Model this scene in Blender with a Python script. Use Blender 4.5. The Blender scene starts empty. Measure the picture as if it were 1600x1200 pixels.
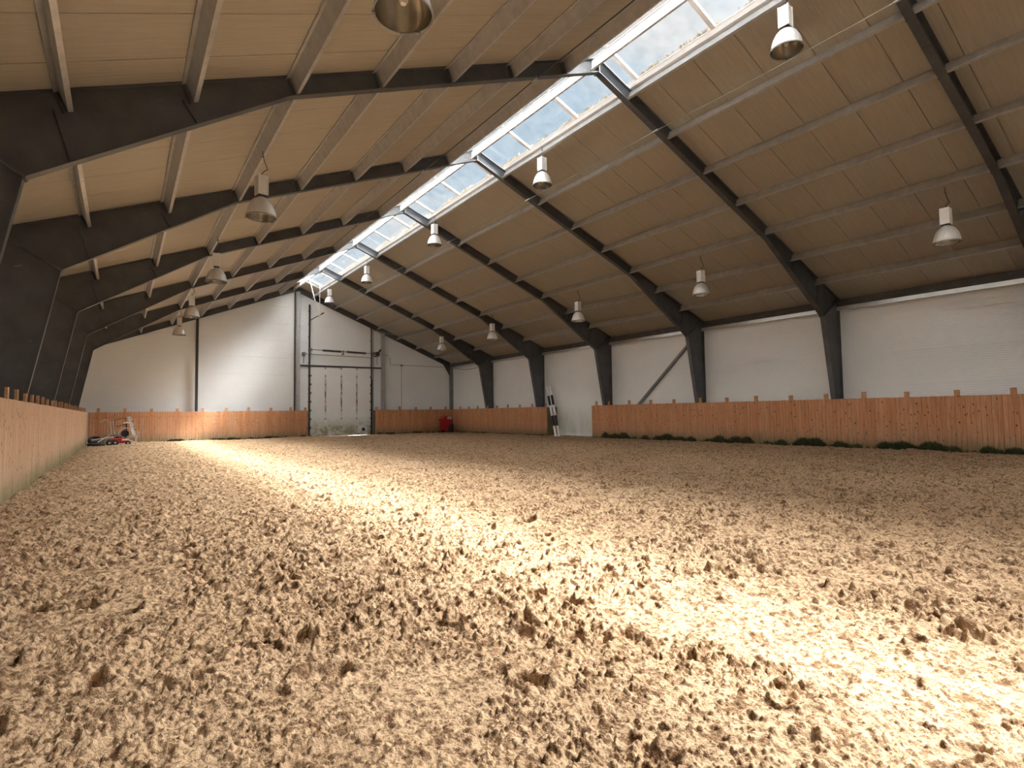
import bpy, math, random
import numpy as np
from mathutils import Vector, Matrix
random.seed(7)
S = bpy.context.scene
COL = S.collection

# ------------------------------------------------------------------ helpers
def rot(v, m): return m @ Vector(v)
class MB:
    """collects shapes into one mesh"""
    def __init__(s): s.v = []; s.f = []
    def add(s, vs, fs):
        o = len(s.v); s.v += [tuple(x) for x in vs]; s.f += [tuple(o + i for i in f) for f in fs]; return s
    def box(s, a, b):
        (x0, y0, z0), (x1, y1, z1) = a, b
        x0, x1 = min(x0, x1), max(x0, x1); y0, y1 = min(y0, y1), max(y0, y1); z0, z1 = min(z0, z1), max(z0, z1)
        return s.add([(x0,y0,z0),(x1,y0,z0),(x1,y1,z0),(x0,y1,z0),(x0,y0,z1),(x1,y0,z1),(x1,y1,z1),(x0,y1,z1)],
                     [(0,3,2,1),(4,5,6,7),(0,1,5,4),(1,2,6,5),(2,3,7,6),(3,0,4,7)])
    def bar(s, p, q, w, h, up=(0, 0, 1)):
        """rectangular bar from p to q, w across, h along up"""
        p, q, up = Vector(p), Vector(q), Vector(up)
        d = (q - p).normalized(); r = d.cross(up)
        if r.length < 1e-5: r = d.cross(Vector((1, 0, 0)))
        r.normalize(); u = r.cross(d)
        c = [(-1,-1),(1,-1),(1,1),(-1,1)]
        vs = [e + r*(a*w/2) + u*(b*h/2) for e in (p, q) for a, b in c]
        return s.add(vs, [(0,3,2,1),(4,5,6,7),(0,1,5,4),(1,2,6,5),(2,3,7,6),(3,0,4,7)])
    def prism(s, prof, fn0, fn1):
        """closed 2-D profile swept from fn0(a,b) to fn1(a,b)"""
        n = len(prof)
        vs = [fn0(*p) for p in prof] + [fn1(*p) for p in prof]
        fs = [(i, (i+1) % n, n + (i+1) % n, n + i) for i in range(n)]
        fs += [tuple(range(n))[::-1], tuple(range(n, 2*n))]
        return s.add(vs, fs)
    def tube(s, pts, r, n=8, closed=False):
        pts = [Vector(p) for p in pts]; m = len(pts); vs = []; fs = []
        rr = r if isinstance(r, (list, tuple)) else [r]*m
        prev = None
        for i, p in enumerate(pts):
            if closed: d = pts[(i+1) % m] - pts[i-1]
            else: d = pts[min(i+1, m-1)] - pts[max(i-1, 0)]
            d.normalize()
            a = prev if prev is not None else (Vector((0,0,1)) if abs(d.z) < .9 else Vector((1,0,0)))
            u = (a - d*a.dot(d)).normalized(); prev = u; w = d.cross(u)
            for k in range(n):
                t = 2*math.pi*k/n
                vs.append(p + u*(math.cos(t)*rr[i]) + w*(math.sin(t)*rr[i]))
        R = m if closed else m-1
        for i in range(R):
            for k in range(n):
                a, b = i*n, ((i+1) % m)*n
                fs.append((a+k, a+(k+1) % n, b+(k+1) % n, b+k))
        if not closed: fs += [tuple(range(n))[::-1], tuple(range((m-1)*n, m*n))]
        return s.add(vs, fs)
    def lathe(s, prof, n=32, c=(0, 0, 0)):
        m = len(prof); vs = []; fs = []
        for k in range(n):
            t = 2*math.pi*k/n
            for r, z in prof: vs.append((c[0]+r*math.cos(t), c[1]+r*math.sin(t), c[2]+z))
        for k in range(n):
            a, b = k*m, ((k+1) % n)*m
            for i in range(m-1): fs.append((a+i, b+i, b+i+1, a+i+1))
        return s.add(vs, fs)
    def build(s, name, mat, parent=None, smooth=False, bevel=0, loc=None):
        me = bpy.data.meshes.new(name); me.from_pydata(s.v, [], s.f); me.update()
        o = bpy.data.objects.new(name, me); COL.objects.link(o)
        if mat: me.materials.append(mat)
        if smooth:
            me.polygons.foreach_set('use_smooth', [True]*len(me.polygons))
            try: me.set_sharp_from_angle(angle=math.radians(40))
            except Exception: pass
        if bevel:
            b = o.modifiers.new('bevel', 'BEVEL'); b.width = bevel; b.segments = 2; b.limit_method = 'ANGLE'
        if parent: o.parent = parent
        if loc: o.location = loc
        return o
def tag(o, label=None, cat=None, group=None, kind=None):
    if label: o['label'] = label
    if cat: o['category'] = cat
    if group: o['group'] = group
    if kind: o['kind'] = kind
    return o
def empty(name, loc=(0, 0, 0), rz=0):
    o = bpy.data.objects.new(name, None); COL.objects.link(o); o.empty_display_size = .1
    o.location = loc; o.rotation_euler = (0, 0, rz); return o
def struct(o, label=None, cat=None): return tag(o, label, cat, None, 'structure')
def copy_tree(o, parent=None):
    c = o.copy(); COL.objects.link(c)
    if parent: c.parent = parent
    for ch in [x for x in COL.objects if x.parent == o]: copy_tree(ch, c)
    return c

# ------------------------------------------------------------------ materials
class Nodes:
    def __init__(s, name):
        s.m = bpy.data.materials.new(name); s.m.use_nodes = True; s.t = s.m.node_tree
        s.b = s.t.nodes['Principled BSDF']; s.out = s.t.nodes['Material Output']
    def n(s, typ, **kw):
        nd = s.t.nodes.new(typ)
        for k, v in kw.items():
            if k in nd.inputs.keys(): s.put(nd.inputs[k], v)
            else: setattr(nd, k, v)
        return nd
    def put(s, sock, v):
        if hasattr(v, 'is_output') or hasattr(v, 'links'): s.t.links.new(v, sock)
        else: sock.default_value = v
    def noise(s, vec, scale, detail=4, rough=.6):
        nd = s.n('ShaderNodeTexNoise'); nd.inputs['Scale'].default_value = scale
        nd.inputs['Detail'].default_value = detail; nd.inputs['Roughness'].default_value = rough
        if vec is not None: s.put(nd.inputs['Vector'], vec)
        return nd.outputs['Fac']
    def ramp(s, fac, stops):
        nd = s.n('ShaderNodeValToRGB'); s.put(nd.inputs[0], fac); e = nd.color_ramp.elements
        while len(e) < len(stops): e.new(.5)
        for el, (p, c) in zip(e, stops):
            el.position = p; el.color = c if len(c) == 4 else (*c, 1)
        return nd.outputs[0]
    def mix(s, f, a, b, mode='MIX'):
        nd = s.n('ShaderNodeMix', data_type='RGBA', blend_type=mode)
        s.put(nd.inputs[0], f)
        for sock, v in ((nd.inputs[6], a), (nd.inputs[7], b)):
            s.put(sock, (*v, 1) if isinstance(v, tuple) and len(v) == 3 else v)
        return nd.outputs[2]
    def math(s, op, a, b=0.0, c=None, clamp=False):
        nd = s.n('ShaderNodeMath', operation=op, use_clamp=clamp); s.put(nd.inputs[0], a); s.put(nd.inputs[1], b)
        if c is not None: s.put(nd.inputs[2], c)
        return nd.outputs[0]
    def mapr(s, v, a, b, c=0., d=1.):
        nd = s.n('ShaderNodeMapRange', clamp=True); s.put(nd.inputs[0], v)
        for i, x in enumerate((a, b, c, d)): nd.inputs[i+1].default_value = x
        return nd.outputs[0]
    def coord(s, scale=(1, 1, 1)):
        tc = s.n('ShaderNodeTexCoord'); mp = s.n('ShaderNodeMapping'); mp.inputs['Scale'].default_value = scale
        s.put(mp.inputs['Vector'], tc.outputs['Object']); return mp.outputs[0]
    def xyz(s, v):
        nd = s.n('ShaderNodeSeparateXYZ'); s.put(nd.inputs[0], v); return nd.outputs
    def bump(s, h, strength=.3, dist=.01):
        nd = s.n('ShaderNodeBump'); nd.inputs['Strength'].default_value = strength; nd.inputs['Distance'].default_value = dist
        s.put(nd.inputs['Height'], h); s.put(s.b.inputs['Normal'], nd.outputs[0])
    def fin(s, col=None, rough=.6, metal=0., spec=None):
        if col is not None: s.put(s.b.inputs['Base Color'], (*col, 1) if isinstance(col, tuple) and len(col) == 3 else col)
        s.put(s.b.inputs['Roughness'], rough); s.b.inputs['Metallic'].default_value = metal
        if spec is not None: s.b.inputs['Specular IOR Level'].default_value = spec
        return s.m
def simple(name, col, rough=.6, metal=0., var=.12, scale=6., spec=None):
    k = Nodes(name); f = k.noise(k.coord(), scale)
    c = k.ramp(f, [(.25, tuple(x*(1-var) for x in col)), (.75, tuple(min(1, x*(1+var)) for x in col))])
    return k.fin(c, rough, metal, spec)

# painted / galvanized steel of the portal frames, mottled with paler scuffs
k = Nodes('frame_steel'); co = k.coord()
base = k.ramp(k.noise(co, 2.2, 5), [(.3, (.078, .082, .088)), (.7, (.122, .127, .136))])
scuff = k.ramp(k.noise(k.coord((1, 1, 2.5)), 1.7, 3, .5), [(.70, (0, 0, 0)), (.76, (.55, .55, .55))])
M_STEEL = k.fin(k.mix(scuff, base, (.33, .32, .30)), .5, .25)
M_GALV = simple('galvanized_steel', (.48, .48, .48), .40, .35, .16, 5)
M_GALV_LIT = simple('lit_galvanized_steel', (.66, .65, .63), .45, .2, .1, 5)  # lighter copy of the galvanized steel, light from the skylight put into its colour
M_FLASH = simple('flashing_metal', (.80, .79, .77), .3, .8, .05, 4)
M_DARK = simple('dark_steel', (.07, .065, .06), .5, .4)
M_GREY = simple('grey_steel', (.24, .24, .25), .45, .5)
M_ALU = simple('aluminium_bar', (.52, .47, .43), .5, .3, .08)
M_CABLE = simple('cable_sheath', (.33, .34, .27), .6)
M_DCABLE = simple('dark_cable', (.05, .05, .05), .6)
M_WHITE = simple('white_enamel', (.74, .72, .69), .4, 0, .08, 14)
M_BLACK = simple('black_rubber', (.018, .018, .019), .7)
M_RED = simple('red_paint', (.42, .018, .02), .45, 0, .2)
M_LABEL = simple('white_label', (.75, .73, .68), .5, 0, .05)
M_SPRING = simple('torsion_spring', (.13, .105, .09), .5, .5, .3, 30)

# white sandwich wall panels, dirty and algae-tinted towards the ground
def wall_mat(name, green):
    k = Nodes(name); co = k.coord()
    c = k.ramp(k.noise(co, .7, 5), [(.3, (.82, .85, .87)), (.7, (.86, .89, .905))])
    z = k.xyz(co)[2]
    st = k.math('MULTIPLY', k.mapr(z, 1.7, -.2), k.mapr(k.noise(k.coord((1, 1, .4)), 2.2, 5), .3, .7))
    c = k.mix(k.math('MULTIPLY', st, green), c, (.40, .46, .33))
    return k.fin(c, .45)
M_WALL = wall_mat('white_wall_panel', .7)
M_DOORP = None
k = Nodes('roof_deck'); co = k.coord((.5, 6, .5))
c = k.ramp(k.noise(co, 3, 5), [(.3, (.385, .35, .285)), (.7, (.45, .415, .345))])
x = k.xyz(k.coord())[1]
k.bump(k.math('SINE', k.math('MULTIPLY', x, 75.)), .12, .01)
M_DECK = k.fin(c, .55)

# fence planks
def wood(name, c0, c1, green, mud, u_scale=8.0):
    k = Nodes(name); co = k.coord(); X, Y, Z = k.xyz(co)
    u = k.math('ADD', X, Y)
    pl = k.math('FLOOR', k.math('MULTIPLY', u, u_scale))
    wn = k.n('ShaderNodeTexWhiteNoise', noise_dimensions='1D'); k.put(wn.inputs['W'], pl)
    cmb = k.n('ShaderNodeCombineXYZ'); k.put(cmb.inputs[0], u); k.put(cmb.inputs[1], wn.outputs[0]); k.put(cmb.inputs[2], Z)
    mp = k.n('ShaderNodeMapping'); mp.inputs['Scale'].default_value = (30, 9, 1.6); k.put(mp.inputs[0], cmb.outputs[0])
    grain = k.noise(mp.outputs[0], 1.0, 6, .65)
    c = k.mix(wn.outputs[0], c0, c1)
    c = k.mix(k.mapr(grain, .45, .72, 0, .75), c, tuple(v*.45 for v in c0))
    vo = k.n('ShaderNodeTexVoronoi'); mp2 = k.n('ShaderNodeMapping'); mp2.inputs['Scale'].default_value = (7.5, 3, 4.6)
    k.put(mp2.inputs[0], cmb.outputs[0]); k.put(vo.inputs['Vector'], mp2.outputs[0]); vo.inputs['Scale'].default_value = 1.0
    vo.inputs['Randomness'].default_value = 1
    knot = k.mapr(vo.outputs['Distance'], .11, .19, .9, 0)
    c = k.mix(knot, c, (.045, .02, .01))
    n2 = k.noise(k.coord((2.2, 2.2, .5)), 1.6, 6, .7)
    lo = k.math('MULTIPLY', k.mapr(k.math('ADD', Z, k.math('MULTIPLY', k.math('SUBTRACT', n2, .5), 1.3)), .75, .1), mud)
    c = k.mix(lo, c, (.33, .235, .165))
    st = k.noise(k.coord((14, 14, .8)), 1.0, 4, .6)
    g = k.math('MULTIPLY', k.mapr(k.math('ADD', Z, k.math('MULTIPLY', k.math('SUBTRACT', st, .55), -1.1)), .42, .02), green)
    c = k.mix(g, c, (.10, .125, .035))
    k.bump(grain, .3, .004)
    return k.fin(c, .75)
M_WOOD = wood('fence_planks', (.57, .26, .12), (.64, .335, .175), .55, .55)
M_WOOD_LIT = wood('sunlit_fence_planks', (.66, .41, .25), (.72, .49, .32), .8, .35)  # lighter copy of the planks, bounced sunlight painted into the colour
M_POST = simple('fence_post_wood', (.52, .27, .13), .75, 0, .25, 12)

# sand
k = Nodes('riding_sand'); co = k.coord()
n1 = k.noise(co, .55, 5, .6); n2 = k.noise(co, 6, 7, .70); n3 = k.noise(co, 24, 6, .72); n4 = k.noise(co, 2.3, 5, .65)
c = k.ramp(n1, [(.3, (.43, .285, .17)), (.7, (.50, .345, .215))])
c = k.mix(k.mapr(n4, .5, .72, 0, .35), c, (.25, .165, .10))          # damp patches
c = k.mix(k.mapr(n2, .50, .60, 0, .75), c, (.15, .082, .04))          # damp clods, darkened further to paint shade between crumbs
c = k.mix(k.mapr(n3, .505, .575, 0, .72), c, (.105, .055, .026))        # dark speckles: damp crumbs plus painted shade between crumbs
c = k.mix(k.mapr(n3, .44, .36, 0, .5), c, (.60, .45, .30))          # dry pale grains
hh = k.math('ADD', n2, k.math('MULTIPLY', n3, .5))
k.bump(hh, .9, .035)
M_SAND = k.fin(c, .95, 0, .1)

k = Nodes('lamp_shade_alu'); co = k.coord()
c = k.ramp(k.noise(k.coord((1, 1, .3)), 16, 5), [(.3, (.62, .60, .57)), (.72, (.76, .74, .71))])
M_SHADE = k.fin(c, .38, .25)
M_REFL = simple('lamp_reflector', (.55, .52, .46), .2, .95, .1, 10)
M_BULB = simple('lamp_bulb', (.8, .8, .76), .1)
M_MOSS = simple('moss', (.30, .22, .12), .95, 0, .4, 9)
M_WEED = simple('dark_moss', (.040, .048, .018), .95, 0, .6, 5)
k = Nodes('skylight_glass')
tr = k.n('ShaderNodeBsdfTransparent'); tr.inputs[0].default_value = (.97, .985, .99, 1)
gl = k.n('ShaderNodeBsdfGlossy'); gl.inputs['Roughness'].default_value = .02
lw = k.n('ShaderNodeLayerWeight'); lw.inputs['Blend'].default_value = .15
mx = k.n('ShaderNodeMixShader'); k.put(mx.inputs[0], k.math('MULTIPLY', lw.outputs['Facing'], .18)); k.put(mx.inputs[1], tr.outputs[0]); k.put(mx.inputs[2], gl.outputs[0])
tl = k.n('ShaderNodeBsdfTranslucent'); tl.inputs[0].default_value = (.9, .89, .86, 1)
m2 = k.n('ShaderNodeMixShader'); k.put(m2.inputs[0], k.mapr(k.noise(k.coord(), 3., 4), .3, .75, .002, .006)); k.put(m2.inputs[1], mx.outputs[0]); k.put(m2.inputs[2], tl.outputs[0])
k.put(k.out.inputs['Surface'], m2.outputs[0]); M_GLASS = k.m
k = Nodes('opal_sheet')                                  # milky sheet on the left slope of the skylight
tr = k.n('ShaderNodeBsdfTransparent'); tr.inputs[0].default_value = (.95, .96, .97, 1)
tl = k.n('ShaderNodeBsdfTranslucent'); tl.inputs[0].default_value = (.9, .9, .89, 1)
mx = k.n('ShaderNodeMixShader'); mx.inputs[0].default_value = .8; k.put(mx.inputs[1], tr.outputs[0]); k.put(mx.inputs[2], tl.outputs[0])
k.put(k.out.inputs['Surface'], mx.outputs[0]); M_OPAL = k.m

# ------------------------------------------------------------------ hall dimensions
SL = .405                                     # roof slope
def ztop(x): return 10.21 - SL*abs(x)
FY = [4.10, 9.99, 15.88, 21.78, 27.67, 33.56]  # portal frames
GY = 39.62                                    # gable frame
BAYS = [(-1.95, FY[0])] + list(zip(FY[:-1], FY[1:])) + [(FY[-1], GY)]
PX = [1.17 + 1.56*i for i in range(7)]         # purlins down the slope
COSA = 1/math.sqrt(1+SL*SL)
ORD = ['first', 'second', 'third', 'fourth', 'fifth', 'sixth', 'seventh', 'eighth']

# ------------------------------------------------------------------ portal frames
def isection(mb_web, top, bot, wf=.17, tf=.016, tw=.012):
    n = len(top)
    for i in range(n-1):
        a, b, c, d = top[i], top[i+1], bot[i+1], bot[i]
        vs = [(p[0], y, p[1]) for y in (-tw/2, tw/2) for p in (a, b, c, d)]
        mb_web.add(vs, [(0,1,2,3),(7,6,5,4),(0,4,5,1),(1,5,6,2),(2,6,7,3),(3,7,4,0)])
    for line in (top, bot):
        for p, q in zip(line[:-1], line[1:]):
            up = Vector((-(q[1]-p[1]), 0, q[0]-p[0]))
            mb_web.bar((p[0], 0, p[1]), (q[0], 0, q[1]), wf, tf, up)
def frame(y, label):
    root = empty('steel_portal_frame', (0, y, 0)); tag(root, label, 'roof frame', 'steel portal frames along the hall')
    for sg in (1, -1):
        m = MB(); isection(m, [(sg*12.0, -.35), (sg*12.0, 5.33)], [(sg*11.80, -.35), (sg*10.885, 4.60)])
        m.build('column', M_STEEL, root)
        m = MB(); isection(m, [(sg*11.97, 5.36), (sg*7.4, ztop(7.4)), (0, ztop(0))], [(sg*10.86, 4.62), (sg*7.4, 6.86), (0, 9.86)])
        m.build('rafter', M_STEEL, root)
        m = MB(); d = Vector((sg*1.12, 0, .745)).normalized(); u = Vector((-d.z, 0, d.x))
        for o_ in (-.014, .014):
            m.bar(Vector((sg*10.85, 0, 4.60))+u*o_, Vector((sg*12.03, 0, 5.385))+u*o_, .2, .02, u)
        for t in (.15, .4, .65, .9):                      # bolts through the knee plates
            for yy in (-.06, .06):
                c = Vector((sg*10.87, yy, 4.61)).lerp(Vector((sg*12.0, yy, 5.36)), t)
                m.tube([c-u*.045, c+u*.045], .012, 6)
        m.build('knee_plate', M_STEEL, root)
        for px in (PX[5], PX[6]):                         # haunch stiffeners below the purlins
            xb = px - .16; zb = 6.86 - (xb-7.4)*(6.86-4.62)/(10.86-7.4)
            m = MB()
            for yy in (-.04, .04): m.bar((sg*(px+.05), yy, ztop(px)-.3), (sg*xb, yy, zb+.01), .075, .01, (sg, 0, .4))
            m.build('stiffener', M_STEEL, root)
        for i, px in enumerate(PX):                       # cleats that hold the purlins
            m = MB()
            for s2 in (-1, 1):
                c = Vector((sg*px, s2*.05, ztop(px)-.17)); up = Vector((sg*SL, 0, 1)).normalized()
                m.bar(c-up*.15, c+up*.1, .01, .12, (0, 1, 0))
            m.build('purlin_cleat', M_STEEL, root)
    m = MB(); m.box((-.015, -.1, 9.82), (.015, .1, 10.24)); m.build('apex_plate', M_STEEL, root)
    return root
flab = ['dark steel portal frame cut off at the right edge of the photo',
        'nearest dark steel portal frame whose apex and both haunches show',
        'dark steel portal frame whose right column meets the diagonal wall brace',
        'dark steel portal frame with right column behind the long fence end by the gap',
        'dark steel portal frame with right column just left of the striped poles',
        'dark steel portal frame nearest to the white end wall']
for y, l in zip(FY, flab): frame(y, l)

# gable frame against the end wall
root = empty('gable_frame', (0, GY, 0)); tag(root, 'slim dark steel frame against the white end wall', 'roof frame')
for sg in (1, -1):
    m = MB(); isection(m, [(sg*11.9, 5.36), (0, ztop(0))], [(sg*11.9, 5.0), (0, 9.84)], .16); m.build('rafter', M_STEEL, root)
    m = MB(); m.box((sg*11.84, -.09, -.35), (sg*12.1, -.07, 5.2)); m.box((sg*11.84, .07, -.35), (sg*12.1, .09, 5.2)); m.box((sg*11.96, -.07, -.35), (sg*11.98, .07, 5.2))
    m.build('corner_column', M_GREY, root)
    m = MB(); m.add([(sg*11.84, -.04, 5.05), (sg*11.2, -.04, 5.35), (sg*11.84, -.04, 4.35), (sg*11.84, .04, 5.05), (sg*11.2, .04, 5.35), (sg*11.84, .04, 4.35)],
                    [(0,1,2),(5,4,3),(0,3,4,1),(1,4,5,2),(2,5,3,0)]); m.build('gusset', M_STEEL, root)
def hcol(name, x, w, d, z1, label, mat):
    r = empty(name, (x, GY+.02, -.3)); tag(r, label, 'column', 'columns of the end wall')
    m = MB(); m.box((-w/2, -d, 0), (w/2, -d+.014, z1+.3)); m.box((-w/2, -.014, 0), (w/2, 0, z1+.3)); m.build('flange', mat, r)
    m = MB(); m.box((-.006, -d+.014, 0), (.006, -.014, z1+.3)); m.build('web', mat, r)
    m = MB(); m.box((-w/2-.04, -d-.03, 0), (w/2+.04, 0, .03)); m.build('base_plate', mat, r)
hcol('gable_column', -5.93, .15, .12, 7.45, 'narrow grey steel column on end wall left of the bright sun streak', M_DARK)
hcol('gable_column', .10, .24, .18, 9.8, 'galvanized column on end wall left of the white door, under the ridge', M_GALV)
hcol('gable_column', 6.17, .24, .18, 7.35, 'galvanized column on end wall right of the white door', M_GALV)
m = MB(); m.box((-.145, GY-.20, -.3), (-.085, GY-.02, 9.75)); tag(m.build('column_dark_side', M_DARK), 'added dark strip standing in for the dark side of the galvanized column under the ridge', 'strip')  # dark side of the galvanized column, added as a separate dark strip

# ------------------------------------------------------------------ purlins
H = .29
def purlin_mesh(length, eave=False):
    """Z profile, local x = down slope, local z = normal to the roof (top at 0), swept along +Y; flange at the foot turns to the ridge"""
    t = .006; w = .065
    pts = [(-w, -H+.022), (-w, -H), (t/2, -H), (t/2, -t), (w, -t), (w, -.022), (w+t, -.022), (w+t, 0), (-t/2, 0), (-t/2, -H+t), (-w+t, -H+t), (-w+t, -H+.022)]
    m = MB(); m.prism(pts, lambda a, b: (a, 0, b), lambda a, b: (a, length, b)); return m
meshes = {}
def bayname(i): return ('in the bay nearest the camera' if i == 0 else 'in the bay against end wall' if i == len(BAYS)-1 else 'in %s bay from end wall' % ORD[len(BAYS)-1-i])
for bi, (y0, y1) in enumerate(BAYS):
    L = round(y1-y0-.03, 3)
    for side, sg in (('right', 1), ('left', -1)):
        for pi, px in enumerate(PX):
            if side == 'left' and bi == 0: continue
            key = (L, sg, pi == 0)
            mat = M_GALV
            if key not in meshes:
                m = purlin_mesh(L)
                if sg < 0: m.v = [(-a, b, c) for a, b, c in m.v]; m.f = [f[::-1] for f in m.f]
                o = m.build('roof_purlin', mat); meshes[key] = o.data
            else:
                o = bpy.data.objects.new('roof_purlin', meshes[key]); COL.objects.link(o)
            o.location = (sg*px, y0+.015, ztop(px)-.004); o.rotation_euler = (0, sg*math.atan(SL), 0)
            if pi == 0: lab = 'bright galvanized purlin along the %s edge of the skylight %s' % (side, bayname(bi))
            else: lab = '%s %s purlin below the skylight on %s slope %s' % ('galvanized', ORD[pi-1], side, bayname(bi))
            tag(o, lab, 'purlin', 'roof purlins on the %s slope' % side)
    # eave beams along the top of the side walls
    for side, sg in (('right', 1),) + ((('left', -1),) if bi in (2, 3) else ()):
        r = empty('eave_beam', (sg*12.0, y0+.02, 5.05)); tag(r, 'dark eave beam above the %s wall %s' % (side, bayname(bi)), 'beam', 'eave beams')
        LL = y1-y0-.04
        m = MB(); m.box((-.05, 0, 0), (.05, LL, .27)); m.box((-.09, 0, .0), (.09, LL, .012)); m.build('beam', M_STEEL, r)
        m = MB(); m.prism([(-sg*.088, .0), (-sg*.08, .0), (-sg*.104, -.13), (-sg*.09, -.14), (sg*.06, -.14), (sg*.06, -.145), (-sg*.112, -.145)][::sg], lambda a, b: (a, 0, b), lambda a, b: (a, LL, b))
        m.build('flashing', M_FLASH, r)['label'] = 'bright flashing strip'

# ridge purlins between frames
for bi, (y0, y1) in enumerate(BAYS):
    if bi == 0: continue
    m = MB()
    m.box((-.20, y0+.02, 9.83), (-.19, y1-.02, 10.10)); m.box((-.20, y0+.02, 10.09), (-.10, y1-.02, 10.10)); m.box((-.26, y0+.02, 9.83), (-.20, y1-.02, 9.838))
    tag(m.build('ridge_purlin', M_GALV_LIT), 'skylit pale galvanized ridge purlin under the skylight %s' % bayname(bi), 'purlin', 'ridge purlins under the skylight')

# ------------------------------------------------------------------ roof deck, skylight
R0 = -9.0; R1 = 40.0
for side, sg in (('right', 1), ('left', -1)):
    m = MB(); up = Vector((sg*SL, 0, 1)).normalized()
    def P(x, y, h): return Vector((sg*x, y, ztop(x)+.012)) + up*h
    def slab(x0, x1, ya, yb, h0, h1):
        vs = [P(x, y, h) for h in (h0, h1) for x, y in ((x0, ya), (x1, ya), (x1, yb), (x0, yb))]
        m.add(vs, [(0,3,2,1),(4,5,6,7),(0,1,5,4),(1,2,6,5),(2,3,7,6),(3,0,4,7)])
    y = R0 - .32
    while y < R1:
        a, b = max(y, R0), min(y+1.09, R1)
        slab(1.22, 12.35, a+.006, b-.006, 0, .06); y += 1.09
    slab(1.22, 12.35, R0, R1, .06, .12)
    for v in range(len(m.f)): pass
    o = m.build('ceiling_'+side, M_DECK); struct(o, 'beige panelled roof underside on the %s slope' % side, 'ceiling')
    # skylight upstand
    m = MB(); slab(1.10, 1.23, R0, 37.9, .0, .28); o = m.build('trim_%d' % (1 if sg > 0 else 2), M_ALU); struct(o, '%s upstand of the ridge skylight' % side, 'trim')
# solid ridge past the skylight's end
m = MB(); SKY_END = 37.85
for sg in (1, -1):
    up = Vector((sg*SL, 0, 1)).normalized()
    vs = [Vector((sg*x, y, ztop(x)+.012))+up*h for h in (0, .12) for x, y in ((-.02, SKY_END), (1.24, SKY_END), (1.24, R1), (-.02, R1))]
    m.add(vs, [(0,3,2,1),(4,5,6,7),(0,1,5,4),(1,2,6,5),(2,3,7,6),(3,0,4,7)])
struct(m.build('ceiling_ridge', M_DECK), 'closed piece of roof at the ridge beside the end wall', 'ceiling')
ys = [7.41 + 2.335*i for i in range(-7, 14)]; ys[-1] = SKY_END - .05
wn = 0
for sg, side in ((1, 'right'), (-1, 'left')):
    up = Vector((sg*SL, 0, 1)).normalized()
    def G(x, y, h): return Vector((sg*x, y, ztop(x)+.03)) + up*(.21+h)
    for i in range(len(ys)-1):
        wn += 1; a, b = ys[i], ys[i+1]
        m = MB()
        m.bar(G(.0, a, 0), G(1.16, a, 0), .11, .07, up)
        m.bar(G(1.13, a+.04, 0), G(1.13, b-.04, 0), .07, .06, up)
        m.bar(G(.07, a+.04, 0), G(.07, b-.04, 0), .10, .06, up)
        if i == len(ys)-2: m.bar(G(.0, b, 0), G(1.16, b, 0), .085, .06, up)
        f = m.build('window_%d' % wn, M_ALU)
        struct(f, '%s skylight pane frame, number %d counted from the near end' % (side, i+1), 'skylight')
        m = MB(); vs = [G(x, y, h) for h in (.0, .012) for x, y in ((.10, a+.035), (1.11, a+.035), (1.11, b-.035), (.10, b-.035))]
        m.add(vs, [(0,3,2,1),(4,5,6,7),(0,1,5,4),(1,2,6,5),(2,3,7,6),(3,0,4,7)])
        m.build('pane', M_GLASS if sg > 0 else M_OPAL, f)
m = MB(); m.bar((0, R0, 10.51), (0, SKY_END, 10.51), .16, .05); struct(m.build('trim_3', M_ALU), 'ridge cap of the skylight', 'trim')
# moss along the lower right edge of the panes, outside
m = MB(); up = Vector((SL, 0, 1)).normalized()
for i in range(2600):
    y = random.uniform(3, 36); 
    if math.sin(y*1.7)+math.sin(y*4.1+1)+random.uniform(-1.3, 1.3) < -.1: continue
    hgt = random.uniform(.02, .11)*(.6+.4*math.sin(y*5.3)**2); x = 1.12-random.uniform(0, .05)
    b = Vector((x, y, ztop(x)+.03))+up*.25; t = b+up*hgt+Vector((-random.uniform(0, .09), random.uniform(-.03, .03), 0)); w = random.uniform(.008, .02)
    m.add([b+Vector((0, -w, 0)), b+Vector((0, w, 0)), t, b+Vector((.02, 0, 0))], [(0,1,2),(0,2,3),(1,3,2)])
tag(m.build('moss', M_MOSS), 'dry moss growing along the lower right edge of the skylight', 'moss', kind='stuff')

# ------------------------------------------------------------------ walls
def ribs(z0, z1, joint0, pitch=1.14, rib=.071):
    """wall section profile as (depth, z): shallow ribs, a groove at each panel joint"""
    pr = []; z = z0
    joints = [joint0+pitch*i for i in range(-6, 10)]
    while z < z1:
        pr += [(0, z), (.0, z+rib*.62), (.004, z+rib*.70), (.004, z+rib*.92)]
        z += rib
    out = []
    for d, zz in pr:
        if zz > z1: break
        out.append((d, zz))
    out.append((0, z1))
    for j in joints:
        if z0+.05 < j < z1-.05:
            out = [p for p in out if abs(p[1]-j) > .016]
            out += [(0, j-.0155), (.045, j-.0145), (.045, j+.0145), (0, j+.0155)]
    return sorted(out, key=lambda p: p[1])
def side_wall(name, sg, label):
    pr = ribs(-.5, 5.32, 2.11); m = MB(); n = len(pr)
    segs = [R0] + [y+.14 for y in FY] + [R1]
    for a, b in zip(segs[:-1], segs[1:]):
        a2, b2 = a+.004, b-.004
        vs = [(sg*(12.10+d), y, z) for y in (a2, b2) for d, z in pr]
        m.add(vs, [(i, i+1, n+i+1, n+i) if sg < 0 else (i, n+i, n+i+1, i+1) for i in range(n-1)])
    m.box((sg*12.13, R0, -.5), (sg*12.25, R1, 5.35))
    return struct(m.build(name, M_WALL), label, 'wall')
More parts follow.
